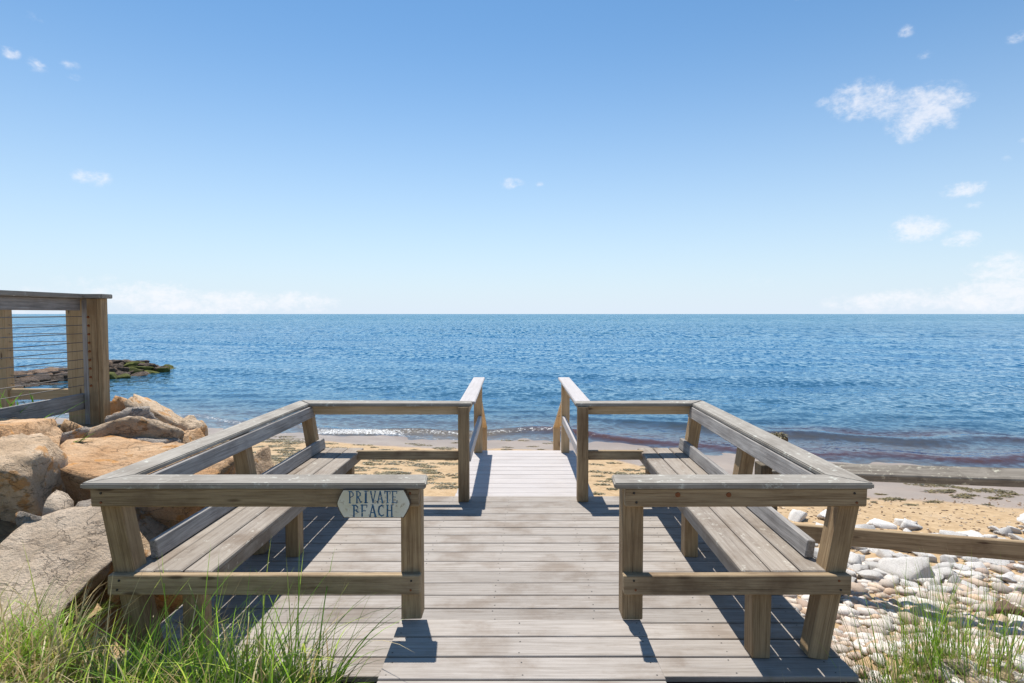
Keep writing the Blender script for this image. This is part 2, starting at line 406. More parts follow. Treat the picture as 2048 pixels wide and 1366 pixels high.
# ------------------------------------------------------------------ rocks
ICO = {}
def ico(sub):
    if sub not in ICO:
        bm = bmesh.new(); bmesh.ops.create_icosphere(bm, subdivisions=sub, radius=1)
        ICO[sub] = (np.array([v.co[:] for v in bm.verts]), [[v.index for v in f.verts] for f in bm.faces]); bm.free()
    return ICO[sub]
def rock_verts(seed, sub, facets=5, rough=.06, soft=70):
    rs = np.random.RandomState(seed)
    V, Fc = ico(sub)
    N = rs.normal(size=(facets, 3)); N /= np.linalg.norm(N, axis=1)[:, None]
    N = np.vstack([N, [[0, 0, 1], [0, 0, -1], [1, 0, 0], [-1, 0, 0], [0, 1, 0], [0, -1, 0]] + rs.normal(0, .30, (6, 3))])
    N /= np.linalg.norm(N, axis=1)[:, None]
    d = rs.uniform(.70, .92, len(N)); d[facets:] = rs.uniform(.52, .74, 6); d[facets] = rs.uniform(.46, .55)
    dots = np.clip(V @ N.T, .02, None) / d            # 1/r to each plane
    mx = dots.max(1)
    inv = mx + np.log(np.exp((dots - mx[:, None]) * soft).sum(1)) / soft
    r = 1 / inv
    P = V * r[:, None]
    o = Vector(rs.uniform(-50, 50, 3))
    if rough:
        disp = np.array([mn.fractal(Vector(q) * 2.2 + o, .72, 2.15, 7) for q in P])
        P = P * (1 + rough * disp)[:, None]
        fine = np.array([mn.ridged_multi_fractal(Vector(q) * 3.1 - o, .8, 2.2, 4, 1.0, 2.0) for q in P])
        P = P * (1 + rough * .28 * (fine - fine.mean()))[:, None]
    lo, hi = P.min(0), P.max(0)
    return (P - (lo + hi) / 2) / ((hi - lo) / 2), Fc
def rock_mat(name, a, b, dark, lich=None, scale=1.0, speck=.65, rough=.9):
    m, t, p = new_mat(name)
    co = t.coords('Object'); rnd = t.rand()
    va = t.node('ShaderNodeVectorMath', operation='ADD'); t.l.new(co, va.inputs[0])
    cb = t.node('ShaderNodeCombineXYZ'); t.put(cb.inputs[0], t.math('MULTIPLY', rnd, 40.0)); t.put(cb.inputs[1], t.math('MULTIPLY', rnd, 23.0)); t.l.new(cb.outputs[0], va.inputs[1])
    v = va.outputs[0]
    n1 = t.noise(v, 3.0 * scale, 6, .62); n2 = t.noise(v, 60 * scale, 6, .75); n3 = t.noise(v, 9 * scale, 6, .65, .15)
    col = t.mix(t.ramp(n1, .36, .64), a, b)
    col = t.mix(t.math('MULTIPLY', t.ramp(n2, .52, .72), speck), col, dark)
    col = t.mix(t.math('MULTIPLY', t.ramp(n3, .56, .74), .45), col, dark)
    col = t.mix(t.math('MULTIPLY', t.ramp(n3, .42, .28), .35), col, tuple(min(1, x * 1.35) for x in b))
    if lich: col = t.mix(t.math('MULTIPLY', t.ramp(t.noise(v, 6 * scale, 4, .6), .58, .66), .75), col, lich)
    hs = t.node('ShaderNodeHueSaturation'); t.l.new(col, hs.inputs['Color']); t.put(hs.inputs['Value'], t.math('MULTIPLY_ADD', rnd, .36, .82))
    t.l.new(hs.outputs[0], p.inputs['Base Color']); p.inputs['Roughness'].default_value = rough; p.inputs['Specular IOR Level'].default_value = .25
    crack = t.ramp(t.noise(t.mapping(v, (1, 1.6, 2.6)), 2.2 * scale, 6, .6, .5), .485, .50)
    crack2 = t.ramp(t.noise(t.mapping(v, (1, 1.6, 2.6)), 2.2 * scale, 6, .6, .5), .515, .50)
    ck = t.math('MULTIPLY', crack, crack2)
    hh = t.math('SUBTRACT', t.math('MULTIPLY_ADD', n2, .25, t.math('MULTIPLY', n3, .8)), t.math('MULTIPLY', ck, .12))
    t.l.new(t.bump(hh, .9, .07 / scale), p.inputs['Normal'])
    col2 = t.mix(t.math('MULTIPLY', ck, .40), hs.outputs[0], tuple(q * .5 for q in dark)); t.l.new(col2, p.inputs['Base Color'])
    return m
RK_ORANGE = rock_mat('orange_granite', (.50, .29, .145), (.62, .42, .255), (.21, .115, .06), (.55, .25, .06))
RK_TAN = rock_mat('tan_granite', (.47, .335, .215), (.63, .48, .335), (.20, .135, .085), (.50, .24, .07))
RK_PINK = rock_mat('pinkish_granite', (.45, .35, .255), (.60, .485, .37), (.19, .135, .10))
RK_GREY = rock_mat('grey_granite', (.27, .23, .195), (.43, .375, .32), (.12, .10, .085), (.45, .22, .06))
RK_WHITE = rock_mat('white_stone', (.70, .66, .61), (.84, .80, .75), (.46, .39, .33), None, 5.0, .35)
RK_BROWN = rock_mat('brown_stone', (.20, .12, .09), (.29, .185, .14), (.11, .065, .05), None, 4.0)
RK_WET = rock_mat('dark_wet_stone', (.075, .05, .035), (.15, .10, .065), (.025, .018, .014), None, .6, .6, .55)
RK_DRY = rock_mat('brown_groyne_stone', (.19, .125, .085), (.28, .19, .13), (.06, .042, .03), None, .6, .6)
RK_ALGAE = rock_mat('algae_green_stone', (.06, .065, .015), (.13, .14, .03), (.03, .03, .015), None, 1.0, .4)

def ray_y(px, py, yy):
    a = (px - 1024) / F_PX; b = -(py - 683) / F_PX
    v = (a, math.cos(PITCH) + b * math.sin(PITCH), -math.sin(PITCH) + b * math.cos(PITCH))
    k = yy / v[1]; return v[0] * k, CAM_H + v[2] * k
def boulder(seed, x0, y0, x1, y1, yy, dy, mat, label, extra=.0, sub=4, rot=0, rough=.07, facets=5, tilt=0.0, cat='boulder', name='boulder', group='boulders of the bank beside the deck'):
    """outline x0..x1, y0..y1 in the photograph, at distance yy, depth 2*dy; extra = buried below the outline"""
    cx = (x0 + x1) / 2
    xa, _ = ray_y(x0, (y0 + y1) / 2, yy); xb, _ = ray_y(x1, (y0 + y1) / 2, yy)
    _, zt = ray_y(cx, y0, yy + .3 * dy); _, zb = ray_y(cx, y1, yy - .7 * dy)
    zb -= extra
    P, Fc = rock_verts(seed, sub, facets, rough)
    ca, sa = math.cos(rot), math.sin(rot)
    P = P * [(xb - xa) / 2, dy, (zt - zb) / 2]
    M = Matrix.Translation(((xa + xb) / 2, yy, (zt + zb) / 2))
    P = np.stack([P[:, 0] * ca - P[:, 2] * sa, P[:, 1], P[:, 0] * sa + P[:, 2] * ca], 1)
    M = M @ Matrix.Rotation(tilt, 4, 'X')
    o = pydata(name, P.tolist(), Fc, mat, smooth=True, M=M)
    return tag(o, label, cat, group)

boulder(11, -60, 1085, 205, 1215, 2.98, .44, RK_PINK, 'large pale flat-topped boulder beside the near left post', .0, 5, -.04, .05, tilt=.40)
boulder(12, 50, 1004, 212, 1108, 3.42, .24, RK_GREY, 'grey angular rock wedged behind the pale flat-topped boulder', .25, 4, -.25)
boulder(13, -70, 884, 92, 1034, 3.55, .36, RK_TAN, 'tall warm-tan boulder at the left edge below the flat orange one', .3, 5, .1, tilt=.2)
boulder(14, -120, 826, 138, 922, 4.25, .42, RK_ORANGE, 'flat orange slab boulder below the green leafy plants', .25, 5, .05, .06)
boulder(15, 58, 882, 470, 1040, 4.05, .48, RK_ORANGE, 'widest orange boulder, behind the left bench rail', .45, 5, .04, .07, tilt=.04)
boulder(16, 240, 1004, 440, 1110, 3.62, .30, RK_TAN, 'tan boulder right behind the left bench backrest', .4, 5, .05)
boulder(17, 172, 816, 366, 898, 4.75, .36, RK_TAN, 'large tan wedge-shaped boulder in front of the cable railing post', .3, 5, -.10)
boulder(18, 254, 793, 376, 850, 5.65, .32, RK_TAN, 'tan boulder sloping down towards the water, top of the bank', .5, 4, -.28)
boulder(19, 203, 784, 274, 830, 5.75, .25, RK_ORANGE, 'small orange-topped rock right of the cable railing post', .5, 4)
boulder(20, 350, 832, 405, 892, 5.15, .22, RK_TAN, 'upright tan rock at the seaward end of the bank', .6, 4, -.2)
boulder(21, 362, 856, 430, 900, 4.85, .2, RK_ORANGE, 'small pinkish rock peeking over the left bench rail', .5, 4, .5)
boulder(22, 262, 868, 352, 894, 4.55, .16, RK_GREY, 'thin grey stone wedged under the tan wedge-shaped boulder', .15, 4, .05, .12)
boulder(23, 128, 846, 184, 900, 4.5, .18, RK_GREY, 'small grey stone between the orange slab and tan boulder', .3, 4, -.1)
boulder(24, 130, 834, 172, 856, 4.85, .16, RK_ORANGE, 'small orange-spotted stone below the cable railing post', .3, 3)
boulder(25, 206, 811, 306, 840, 5.25, .22, RK_GREY, 'pale grey flat stone behind the tan wedge-shaped boulder', .35, 4, .08)
boulder(26, 350, 915, 446, 975, 4.5, .25, RK_TAN, 'tan rock seen between left bench rail and near mid post', .5, 4)
boulder(27, 428, 880, 480, 960, 4.75, .22, RK_GREY, 'dark shaded rock right behind the left middle post', .4, 4)
boulder(28, 478, 896, 530, 960, 4.95, .22, RK_TAN, 'last tan rock of the bank, lying on the sand', .45, 4, -.2)
boulder(29, 128, 1078, 208, 1122, 3.22, .14, RK_GREY, 'small rough stone touching the near left post', .25, 3)
boulder(30, 205, 1030, 262, 1100, 3.45, .18, RK_TAN, 'brown rock half hidden by the near left post', .3, 4)
boulder(31, -160, 930, 10, 1010, 4.0, .35, RK_PINK, 'boulder cut by the left edge of the picture', .3, 4)

gaps = [(232, 905, 4.3), (215, 1015, 3.75), (120, 1000, 3.4), (105, 930, 4.2), (330, 895, 4.5), (395, 905, 4.6), (150, 905, 4.3), (205, 890, 4.5), (250, 850, 5.0), (420, 935, 4.6), (60, 925, 3.9), (225, 1085, 3.4), (345, 1095, 3.4), (305, 1008, 3.8), (460, 960, 4.4), (175, 1012, 3.6)]
names_ = ['between the two orange boulders', 'behind the near left post', 'above the pale flat-topped boulder', 'under the orange slab', 'under the thin grey stone', 'under the left bench rail', 'beside the small grey stone', 'under the tan wedge', 'behind the tan wedge', 'near the dark shaded rock', 'above the tall warm-tan boulder', 'low behind the near left post', 'low behind the left backrest board', 'above the tan boulder behind the backrest', 'behind the left middle post', 'right of the grey angular rock']
for k_, ((gx_, gy_, gd_), nm_) in enumerate(zip(gaps, names_)):
    r_ = random.uniform(14, 26)
    boulder(400 + k_, gx_ - r_ * 1.3, gy_ - r_ * .7, gx_ + r_ * 1.3, gy_ + r_ * .7, gd_, .1, (RK_GREY, RK_TAN, RK_PINK)[k_ % 3], 'small filler stone ' + nm_, .12, 3, random.uniform(-.4, .4), cat='stone', name='filler_stone', group='filler stones of the bank')

# groyne: one thing, its stones are parts
gro = thing('stone_groyne', (-17.4, 25, SEA_Z - .3), 'dark stone groyne with green algae at its tip reaching into the sea', 'groyne')
rsg = np.random.RandomState(5)
proto = [rock_verts(100 + k, 3, 5, .09, 40) for k in range(7)]
gmesh = {}
for i in range(48):
    for j in range(6):
        tt = i / 47.0
        if tt > .93 and j in (0, 5): continue
        cx = -16.9 - 4.2 * tt ** 1.3 if False else -20.6 + 3.9 * tt ** .8
        cy = 15.5 + 13.3 * tt
        a = (j - 2.5) * .52
        gx = cx + a * .95 + rsg.normal(0, .08); gy = cy - a * .30 + rsg.normal(0, .1)
        top = .44 - .10 * abs(j - 2.5) ** 1.3 - .32 * smooth(.86, 1.0, tt)
        k = rsg.randint(7)
        kind = 2 if ((tt > .90 and rsg.rand() < .45) or (tt > .8 and rsg.rand() < .2) or (j == 5 and rsg.rand() < .15)) else (1 if (j in (1, 2, 3) and tt < .75 and rsg.rand() < .7) else 0)
        if (k, kind) not in gmesh:
            me = bpy.data.meshes.new('stone'); me.from_pydata(proto[k][0].tolist(), [], proto[k][1]); me.polygons.foreach_set('use_smooth', [True] * len(me.polygons))
            me.materials.append((RK_WET, RK_DRY, RK_ALGAE)[kind]); gmesh[(k, kind)] = me
        sz = rsg.uniform(.20, .38)
        M = Matrix.Translation((gx, gy, SEA_Z + top - sz * .55 + rsg.normal(0, .07))) @ Matrix.Rotation(rsg.uniform(0, 6.28), 4, 'Z') @ Matrix.Rotation(rsg.normal(0, .2), 4, 'X') @ Matrix.Diagonal((sz * rsg.uniform(1, 1.4), sz * rsg.uniform(.8, 1.1), sz * rsg.uniform(.55, .8), 1))
        link('stone', gmesh[(k, kind)], M, None, gro)

# ------------------------------------------------------------------ deck
NB = 17
deck = thing('beach_deck', (-.14, 3.65, -.3), 'low weathered grey timber deck with a raised step at the front', 'deck')
DL, DR = -1.72, 1.44
pitch = .1452
y0 = 2.420
for i in range(NB):
    ya = y0 + i * pitch; yb = ya + pitch - .0085
    sk = .0285 * (ya - 2.5)
    beam('deck_board', (DL + sk, (ya + yb) / 2, -.0125), (DR + .02 * (ya - 2.5), (ya + yb) / 2, -.0125), yb - ya, .025, W_DECK, deck, bev=.0025)
deck_end = y0 + NB * pitch
beam('front_fascia', (DL, 2.425, -.12), (-.50, 2.425, -.12), .03, .18, W_RED, deck)
beam('front_fascia', (.57, 2.425, -.12), (DR, 2.425, -.12), .03, .18, W_RED, deck)
beam('side_fascia', (DL + .02, 2.45, -.12), (DL + .09, deck_end - .01, -.12), .038, .185, W_RAIL, deck)
beam('side_fascia', (DR - .02, 2.45, -.12), (DR + .03, deck_end - .01, -.12), .038, .185, W_RAIL, deck)
beam('end_fascia', (DL + .09, deck_end - .02, -.12), (DR + .02, deck_end - .02, -.12), .038, .185, W_DECK, deck)
for xx in (-1.15, -.55, -.1, .4, .95):
    beam('joist', (xx, 2.46, -.12), (xx + .05, deck_end - .05, -.12), .038, .18, W_RAIL, deck)
for xx in (-1.6, -.1, 1.35):
    for yy in (2.7, 3.8, 4.7):
        zg = float(ground_z(xx, yy))
        beam('support_post', (xx, yy, zg - .2), (xx, yy, -.21), .14, .14, W_DARK, deck, up=(0, 1, 0))
# raised front step
for i in range(5):
    yb = 2.545 - i * pitch; ya = yb - pitch + .0085
    beam('step_board', (-.487, (ya + yb) / 2, .1655), (.557, (ya + yb) / 2, .1655), yb - ya, .025, W_DECK, deck, bev=.0025)
for xx in (-.46, .03, .53):
    beam('step_joist', (xx, 1.84, .075), (xx, 2.53, .075), .038, .15, W_RED, deck)
    beam('step_joist', (xx, 1.84, -.09), (xx, 2.40, -.09), .038, .17, W_RED, deck)
# screw heads: too small to pick apart
sv, sf = [], []
def screw(x, y, z, r=.0035):
    b = len(sv)
    for k in range(6): sv.append((x + r * math.cos(k * 1.047), y + r * math.sin(k * 1.047), z))
    sf.append(list(range(b, b + 6)))
for i in range(NB):
    ya = y0 + i * pitch
    for xx in (-1.62, -1.15, -.55, -.1, .4, .95, 1.36):
        for dyy in (.03, .11):
            screw(xx + random.uniform(-.012, .012) + .03 * (ya - 2.5), ya + dyy + random.uniform(-.008, .008), .0012)
for i in range(5):
    for xx in (-.46, .03, .53):
        for dyy in (.03, .11): screw(xx + random.uniform(-.01, .01), 2.545 - (i + 1) * pitch + dyy, .1792)
o = pydata('screw_heads', sv, sf, M_SCREW, deck); stuff(o)

# ------------------------------------------------------------------ bench-and-rail units
CAP_T = .79; CAP_B = .765
def unit(side):
    L = side < 0
    if L:
        lab = 'left built-in bench with weathered rail, the side carrying the sign'
        cx = lambda y, z: -1.62 + .0285 * (y - 2.5) - .16 * z
        capo = lambda y: -1.817 + .0285 * (y - 2.5)
        gx, fx = -.434, -.386          # near / far gate post centres
        si, so_ = (lambda y: -1.297 + .0285 * (y - 2.5)), (lambda y: -1.675 + .0285 * (y - 2.5))
        gate_end = -.374
    else:
        lab = 'right built-in bench with weathered rail, the side by the white stones'
        cx = lambda y, z: 1.343 + .020 * (y - 2.5) + .155 * z
        capo = lambda y: 1.525 + .0205 * (y - 2.5)
        gx, fx = .520, .565
        si, so_ = (lambda y: .990 + .020 * (y - 2.5)), (lambda y: 1.375 + .020 * (y - 2.5))
        gate_end = .442
    u = thing('bench_railing', (cx(3.65, 0), 3.65, 0), lab, 'bench', 'built-in bench railings')
    sg = side
    lean = Vector((sg * (.16 if L else .155), 0, 1)).normalized()
    # posts
    gp = beam('gate_post', (gx, 2.583, .179), (gx, 2.583, CAP_B - .001), .088, .088, W_POST, u, up=(0, -1, 0))
    fp = beam('gate_post', (fx, 4.765, .001), (fx, 4.765, CAP_B - .001), .086, .088, W_POST, u, up=(0, -1, 0))
    for yy in (2.585, 3.72, 4.845):
        b_ = Vector((cx(yy, 0), yy, .001)); t_ = Vector((cx(yy, .762), yy, .762))
        if yy < 3: b_ = Vector((cx(yy, -.1), yy, -.25 if False else .001))
        beam('rail_post', b_, t_, .088, .09, W_POST, u, up=(0, -1, 0))
    # near corner post runs on below the rail to the ground in front of the deck edge
    # caps, mitred at the corners
    wd = .14
    yn0, yn1 = 2.487, 2.632
    yf0, yf1 = 4.735, 4.925
    on0, on1, of0, of1 = capo(yn0), capo(yn1), capo(yf0), capo(yf1)
    i_ = -sg * wd
    slab('cap_board', [(on0, yn0), (gate_end + (.012 if L else -.012), yn0), (gate_end, yn1), (on1 + i_, yn1)][::1 if L else -1], CAP_B, CAP_T, W_CAP, u, (1, 0))
    slab('cap_board', [(on0 + sg * .0, yn0 + .004), (on1 + i_ + sg * .002, yn1 + .003), (of0 + i_, yf0 - .003), (of1, yf1)][::1 if L else -1], CAP_B - .0005, CAP_T - .0015, W_CAP, u, (.0285 if L else .02, 1))
    fe = fx - sg * .062
    slab('cap_board', [(of0 + i_, yf0), (fe, yf0), (fe, yf1 - .05), (fx + sg * .07, yf1 - .045), (of1 - sg * .004, yf1)][::1 if L else -1], CAP_B + .0005, CAP_T + .001, W_CAP, u, (1, 0))
    # near rails (in front of the posts)
    xo = cx(2.5, .726) + sg * .045
    r1 = beam('upper_rail', (xo, 2.519, .7245), (gx - sg * .042, 2.519, .7245), .038, .079, W_RAIL, u)
    xo2 = cx(2.5, .35) + sg * .045
    r2 = beam('lower_rail', (xo2, 2.519, .348), (gx - sg * .045, 2.519, .348), .038, .084, W_RAIL, u)
    # far rails (between the posts)
    beam('upper_rail', (cx(4.80, .726) - sg * .046, 4.79, .735), (fx + sg * .044, 4.79, .735), .038, .058 + .02, W_NEW, u)
    beam('lower_rail', (si(4.80) + sg * .02, 4.79, .366), (fx + sg * .044, 4.79, .366), .038, .074, W_RAIL, u)
    # side rail under the cap, and the backrest board, both leaning with the posts
    ny = Vector((-sg * 1, 0, sg * lean.x * sg)).normalized()
    def sideboard(nm, z, wd2, ya, yb, offn, mat):
        a = Vector((cx(ya, z) - sg * offn, ya, z)); b = Vector((cx(yb, z) - sg * offn, yb, z))
        return beam(nm, a, b, .036, wd2, mat, u, up=lean)
    sideboard('side_rail', .718, .088, 2.64, 4.80, .064, W_GREY)
    sideboard('backrest_board', .438, .082, 2.665, 4.90, .066, W_GREY)
    for rail_, z_ in ((r1, .7245), (r2, .348)):
        xe = xo if z_ > .5 else xo2
        for xx in (xe - sg * .05, gx):
            for dz_ in (-.02, .02):
                bm = bmesh.new(); bmesh.ops.create_cone(bm, cap_ends=True, segments=8, radius1=.0055, radius2=.0045, depth=.004)
                link('nail', bm_mesh(bm, 'nail'), Matrix.Translation((xx + random.uniform(-.008, .008), 2.4985, z_ + dz_)) @ Matrix.Rotation(math.pi / 2, 4, 'X'), M_RUST if random.random() < .4 else M_SCREW, rail_)
    if not L:
        for xx in (.70, .915):
            bm = bmesh.new(); bmesh.ops.create_cone(bm, cap_ends=True, segments=10, radius1=.011, radius2=.009, depth=.003)
            link('rust_spot', bm_mesh(bm, 'rust_spot'), Matrix.Translation((xx, 2.4988, .738)) @ Matrix.Rotation(math.pi / 2, 4, 'X') , M_RUST, r1)
    # seat
    n = 3
    wseat = abs(so_(2.5) - si(2.5)); bw = wseat / n
    for k in range(n):
        x0 = si(2.54) + sg * (k + .5) * bw; x1 = si(4.93) + sg * (k + .5) * bw
        beam('seat_board', (x0, 2.54, .380), (x1, 4.93, .380), bw - .006, .026, W_SEAT, u, bev=.005)
    beam('seat_apron', (si(2.56) + sg * .03, 2.545, .331), (si(4.9) + sg * .03, 4.91, .331), .034, .070, W_SEAT, u)
    beam('seat_apron', (so_(2.56) - sg * .09, 2.545, .331), (so_(4.9) - sg * .09, 4.76, .331), .034, .070, W_RAIL, u)
    for yy in (2.59, 3.68, 4.80):
        beam('leg', (si(yy) + sg * .092, yy, .001), (si(yy) + sg * .092, yy, .3655), .082, .09, W_POST, u, up=(0, -1, 0))
        beam('seat_bearer', (si(yy) + sg * .052, yy + .065, .331), (so_(yy) - sg * .075, yy + .065, .331), .036, .066, W_RAIL, u)
    return u
UL = unit(-1)
UR = unit(1)

# ------------------------------------------------------------------ walkway and steps to the beach
walk = thing('walkway', (.11, 5.8, -.3), 'pale bleached boardwalk with white-topped handrails beyond the deck', 'walkway')
for i in range(12):
    ya = 4.900 + i * pitch
    f_ = i / 11
    beam('walkway_board', (-.478 + .045 * f_, ya + pitch / 2, -.0335), (.687 + .007 * f_, ya + pitch / 2, -.0335), pitch - .005, .025, W_WALK, walk, bev=.0025)
we = 4.9 + 12 * pitch
for xx in (-.42, .11, .64): beam('joist', (xx, 4.92, -.125), (xx + .01, we - .01, -.125), .038, .155, W_NEW, walk)
for sx, cxp in ((-1, -.372), (1, .586)):
    beam('handrail_post', (cxp, 6.556, -.020), (cxp, 6.556, .757), .088, .088, W_NEW, walk, up=(0, -1, 0))
    zg = float(ground_z(cxp, 6.5))
    beam('support_post', (cxp, 6.45, zg - .25), (cxp, 6.45, -.205), .09, .09, W_DARK, walk, up=(0, -1, 0))
    slab('handrail_cap', [(cxp - .066 - .004 * sx, 4.878), (cxp + .066 - .004 * sx, 4.878), (cxp + .064 , 6.77), (cxp - .064, 6.77)], .760, .785, W_WALK, walk, (0, 1))
    beam('handrail_board', (cxp - sx * .0, 4.815, .715), (cxp, 6.51, .715), .036, .082, W_NEW, walk)
    beam('mid_rail', (cxp - sx * .02, 4.815, .345), (cxp - sx * .02, 6.51, .345), .036, .084, W_WALK, walk)
steps = thing('beach_steps', (.11, 7.2, -.78), 'tan wooden steps with sloping rails going down to the sand', 'steps')
for k in range(4):
    zt = -.205 - k * .175; yy = we + .02 + k * .27
    beam('tread', (-.40, yy + .14, zt), (.62, yy + .14, zt), .27, .036, W_WALK, steps)
for sx, cxp in ((-1, -.372), (1, .586)):
    beam('stringer', (cxp - sx * .075, we + .03, -.20), (cxp - sx * .075, we + 1.22, -.93), .04, .19, W_NEW, steps)
    beam('newel_post', (cxp, 7.80, float(ground_z(cxp, 7.8)) - .25), (cxp, 7.80, .03), .088, .088, W_NEW, steps, up=(0, -1, 0))
    beam('stair_rail', (cxp + sx * .0, 6.605, .52), (cxp, 7.90, -.02), .088, .036, W_NEW, steps)

# ------------------------------------------------------------------ sign
m, t, p = new_mat('worn_cream_paint')
co = t.coords('Object')
c = t.mix(t.ramp(t.noise(co, 9, 5, .6), .35, .7), (.62, .58, .42), (.74, .74, .66))
c = t.mix(t.math('MULTIPLY', t.ramp(t.noise(co, 34, 6, .75), .54, .62), .75), c, (.34, .27, .16))
t.l.new(c, p.inputs['Base Color']); p.inputs['Roughness'].default_value = .6; M_CREAM = m
m, t, p = new_mat('worn_blue_paint')
co = t.coords('Object')
c = t.mix(t.ramp(t.noise(co, 40, 4, .6), .35, .7), (.015, .075, .16), (.03, .15, .27))
c = t.mix(t.ramp(t.noise(co, 55, 5, .7), .60, .64), c, (.60, .57, .44))
t.l.new(c, p.inputs['Base Color']); p.inputs['Roughness'].default_value = .6; M_BLUE = m
m, t, p = new_mat('sign_edge_wood'); p.inputs['Base Color'].default_value = (.10, .07, .045, 1); p.inputs['Roughness'].default_value = .8; M_EDGE = m
SY_ = 2.497
sx0, sz0 = ray_y(676, 1033, SY_); sx1, sz1 = ray_y(822, 977, SY_)
SW, SH = sx1 - sx0, sz1 - sz0
sign = thing('beach_sign', ((sx0 + sx1) / 2, SY_, (sz0 + sz1) / 2), 'small cream painted wooden sign with worn blue lettering on the near left rail', 'sign')
def sp(u, v, y): return ((u - .5) * SW, y, (v - .5) * SH)        # u right, v up, local to the sign
half = [(.085, 1), (.06, .9), (.03, .74), (.005, .58), (0, .5), (.008, .40), (.035, .24), (.065, .10), (.09, 0)]
outl = half + [(1 - u, v) for u, v in half[::-1]]
def plate(nm, pts, ya, yb, mat, par):
    n = len(pts)
    vv = [sp(u, v, ya) for u, v in pts] + [sp(u, v, yb) for u, v in pts]
    ff = [list(range(n)), list(range(2 * n - 1, n - 1, -1))] + [[i, i + n, (i + 1) % n + n, (i + 1) % n] for i in range(n)]
    o = pydata(nm, vv, ff, mat, par, M=WM[sign.name].copy())
    bm = bmesh.new(); bm.from_mesh(o.data); bmesh.ops.recalc_face_normals(bm, faces=bm.faces[:]); bm.to_mesh(o.data); bm.free()
    return o
brd = plate('board', outl, 0, -.016, M_EDGE, sign)
inner = [(.5 + (u - .5) * .975, .5 + (v - .5) * .955) for u, v in outl]
face = plate('painted_face', inner, -.0162, -.0172, M_CREAM, sign)
# stroke letters with heavy serifs: each stroke (x0,y0,x1,y1,width)
GL = {
 'P': [(.22, 0, .22, 1, .2), (.05, 1, .5, 1, .12), (.05, 0, .42, 0, .1), (.5, .96, .74, .84, .15), (.76, .86, .76, .62, .17), (.74, .6, .25, .46, .12)],
 'R': [(.22, 0, .22, 1, .2), (.05, 1, .5, 1, .12), (.05, 0, .4, 0, .1), (.5, .97, .74, .85, .15), (.76, .86, .74, .64, .17), (.72, .62, .25, .5, .12), (.42, .5, .82, .02, .18)],
 'I': [(.5, 0, .5, 1, .3), (.2, 1, .8, 1, .1), (.2, 0, .8, 0, .1)],
 'V': [(.12, 1, .5, .02, .2), (.88, 1, .5, .02, .15), (0, 1, .3, 1, .1), (.7, 1, 1, 1, .1)],
 'A': [(.5, 1, .1, 0, .15), (.5, 1, .88, 0, .22), (.25, .34, .75, .34, .11), (0, 0, .26, 0, .1), (.72, 0, 1, 0, .1)],
 'T': [(.5, 0, .5, 1, .22), (.04, .98, .96, .98, .14), (.06, .98, .06, .78, .1), (.94, .98, .94, .78, .1), (.3, 0, .7, 0, .1)],
 'E': [(.22, 0, .22, 1, .2), (.05, .98, .86, .98, .13), (.05, .02, .9, .02, .13), (.22, .52, .68, .52, .11), (.88, .98, .84, .8, .1), (.9, .02, .92, .24, .1)],
 'B': [(.26, 0, .26, 1, .2), (.02, .98, .5, .98, .14), (.5, .96, .76, .84, .16), (.78, .84, .74, .62, .17), (.7, .58, .28, .52, .13), (.56, .5, .82, .36, .16), (.84, .36, .8, .12, .16), (.76, .08, .3, .02, .12)],
 'C': [(.82, .84, .55, .98, .15), (.55, .98, .25, .82, .18), (.25, .82, .14, .5, .2), (.14, .5, .26, .16, .2), (.26, .16, .56, .02, .17), (.56, .02, .88, .16, .14), (.84, .96, .84, .72, .08)],
 'H': [(.2, 0, .2, 1, .2), (.8, 0, .8, 1, .2), (.2, .5, .8, .5, .12), (.02, 1, .38, 1, .09), (.02, 0, .38, 0, .09), (.62, 1, .98, 1, .09), (.62, 0, .98, 0, .09)],
}
def word(txt, u0, u1, v0, v1, fr, wear):
    n = len(txt); cw = (u1 - u0) / n
    for i, ch in enumerate(txt):
        vv, ff = [], []
        for si_, (xa, ya, xb, yb, wd_) in enumerate(GL[ch]):
            if (ch, si_) in wear: continue
            j = lambda: random.uniform(-.025, .025)
            xa, ya, xb, yb = xa + j(), ya + j(), xb + j(), yb + j()
            A = Vector(((u0 + cw * (i + .06 + .88 * xa)) * SW, (v0 + (v1 - v0) * ya) * SH)); B = Vector(((u0 + cw * (i + .06 + .88 * xb)) * SW, (v0 + (v1 - v0) * yb) * SH))
            d = (B - A).normalized(); nn = Vector((-d.y, d.x)) * wd_ * cw * SW * .5; e = d * wd_ * cw * SW * .22
            pts = [A - e + nn * random.uniform(.8, 1.1), A - e - nn * random.uniform(.8, 1.1), B + e - nn * random.uniform(.8, 1.1), B + e + nn * random.uniform(.8, 1.1)]
            b = len(vv); yo = -.0174 - .00006 * si_
            vv += [(q.x - SW / 2, yo, q.y - SH / 2) for q in pts]; ff.append([b, b + 1, b + 2, b + 3])
        pydata('letter', vv, ff, M_BLUE, face, M=WM[sign.name].copy())
word('PRIVATE', .155, .835, .535, .94, sign, set())
word('BEACH', .20, .775, .05, .46, sign, {('B', 6), ('B', 7), ('E', 2), ('E', 5)})
for u, v in ((.34, .57), (.55, .58), (.69, .29)):
    pts = [(u + .008 * math.cos(k * .785), v + .02 * math.sin(k * .785)) for k in range(8)]
    plate('screw', pts, -.0172, -.0192, M_SCREW, brd)

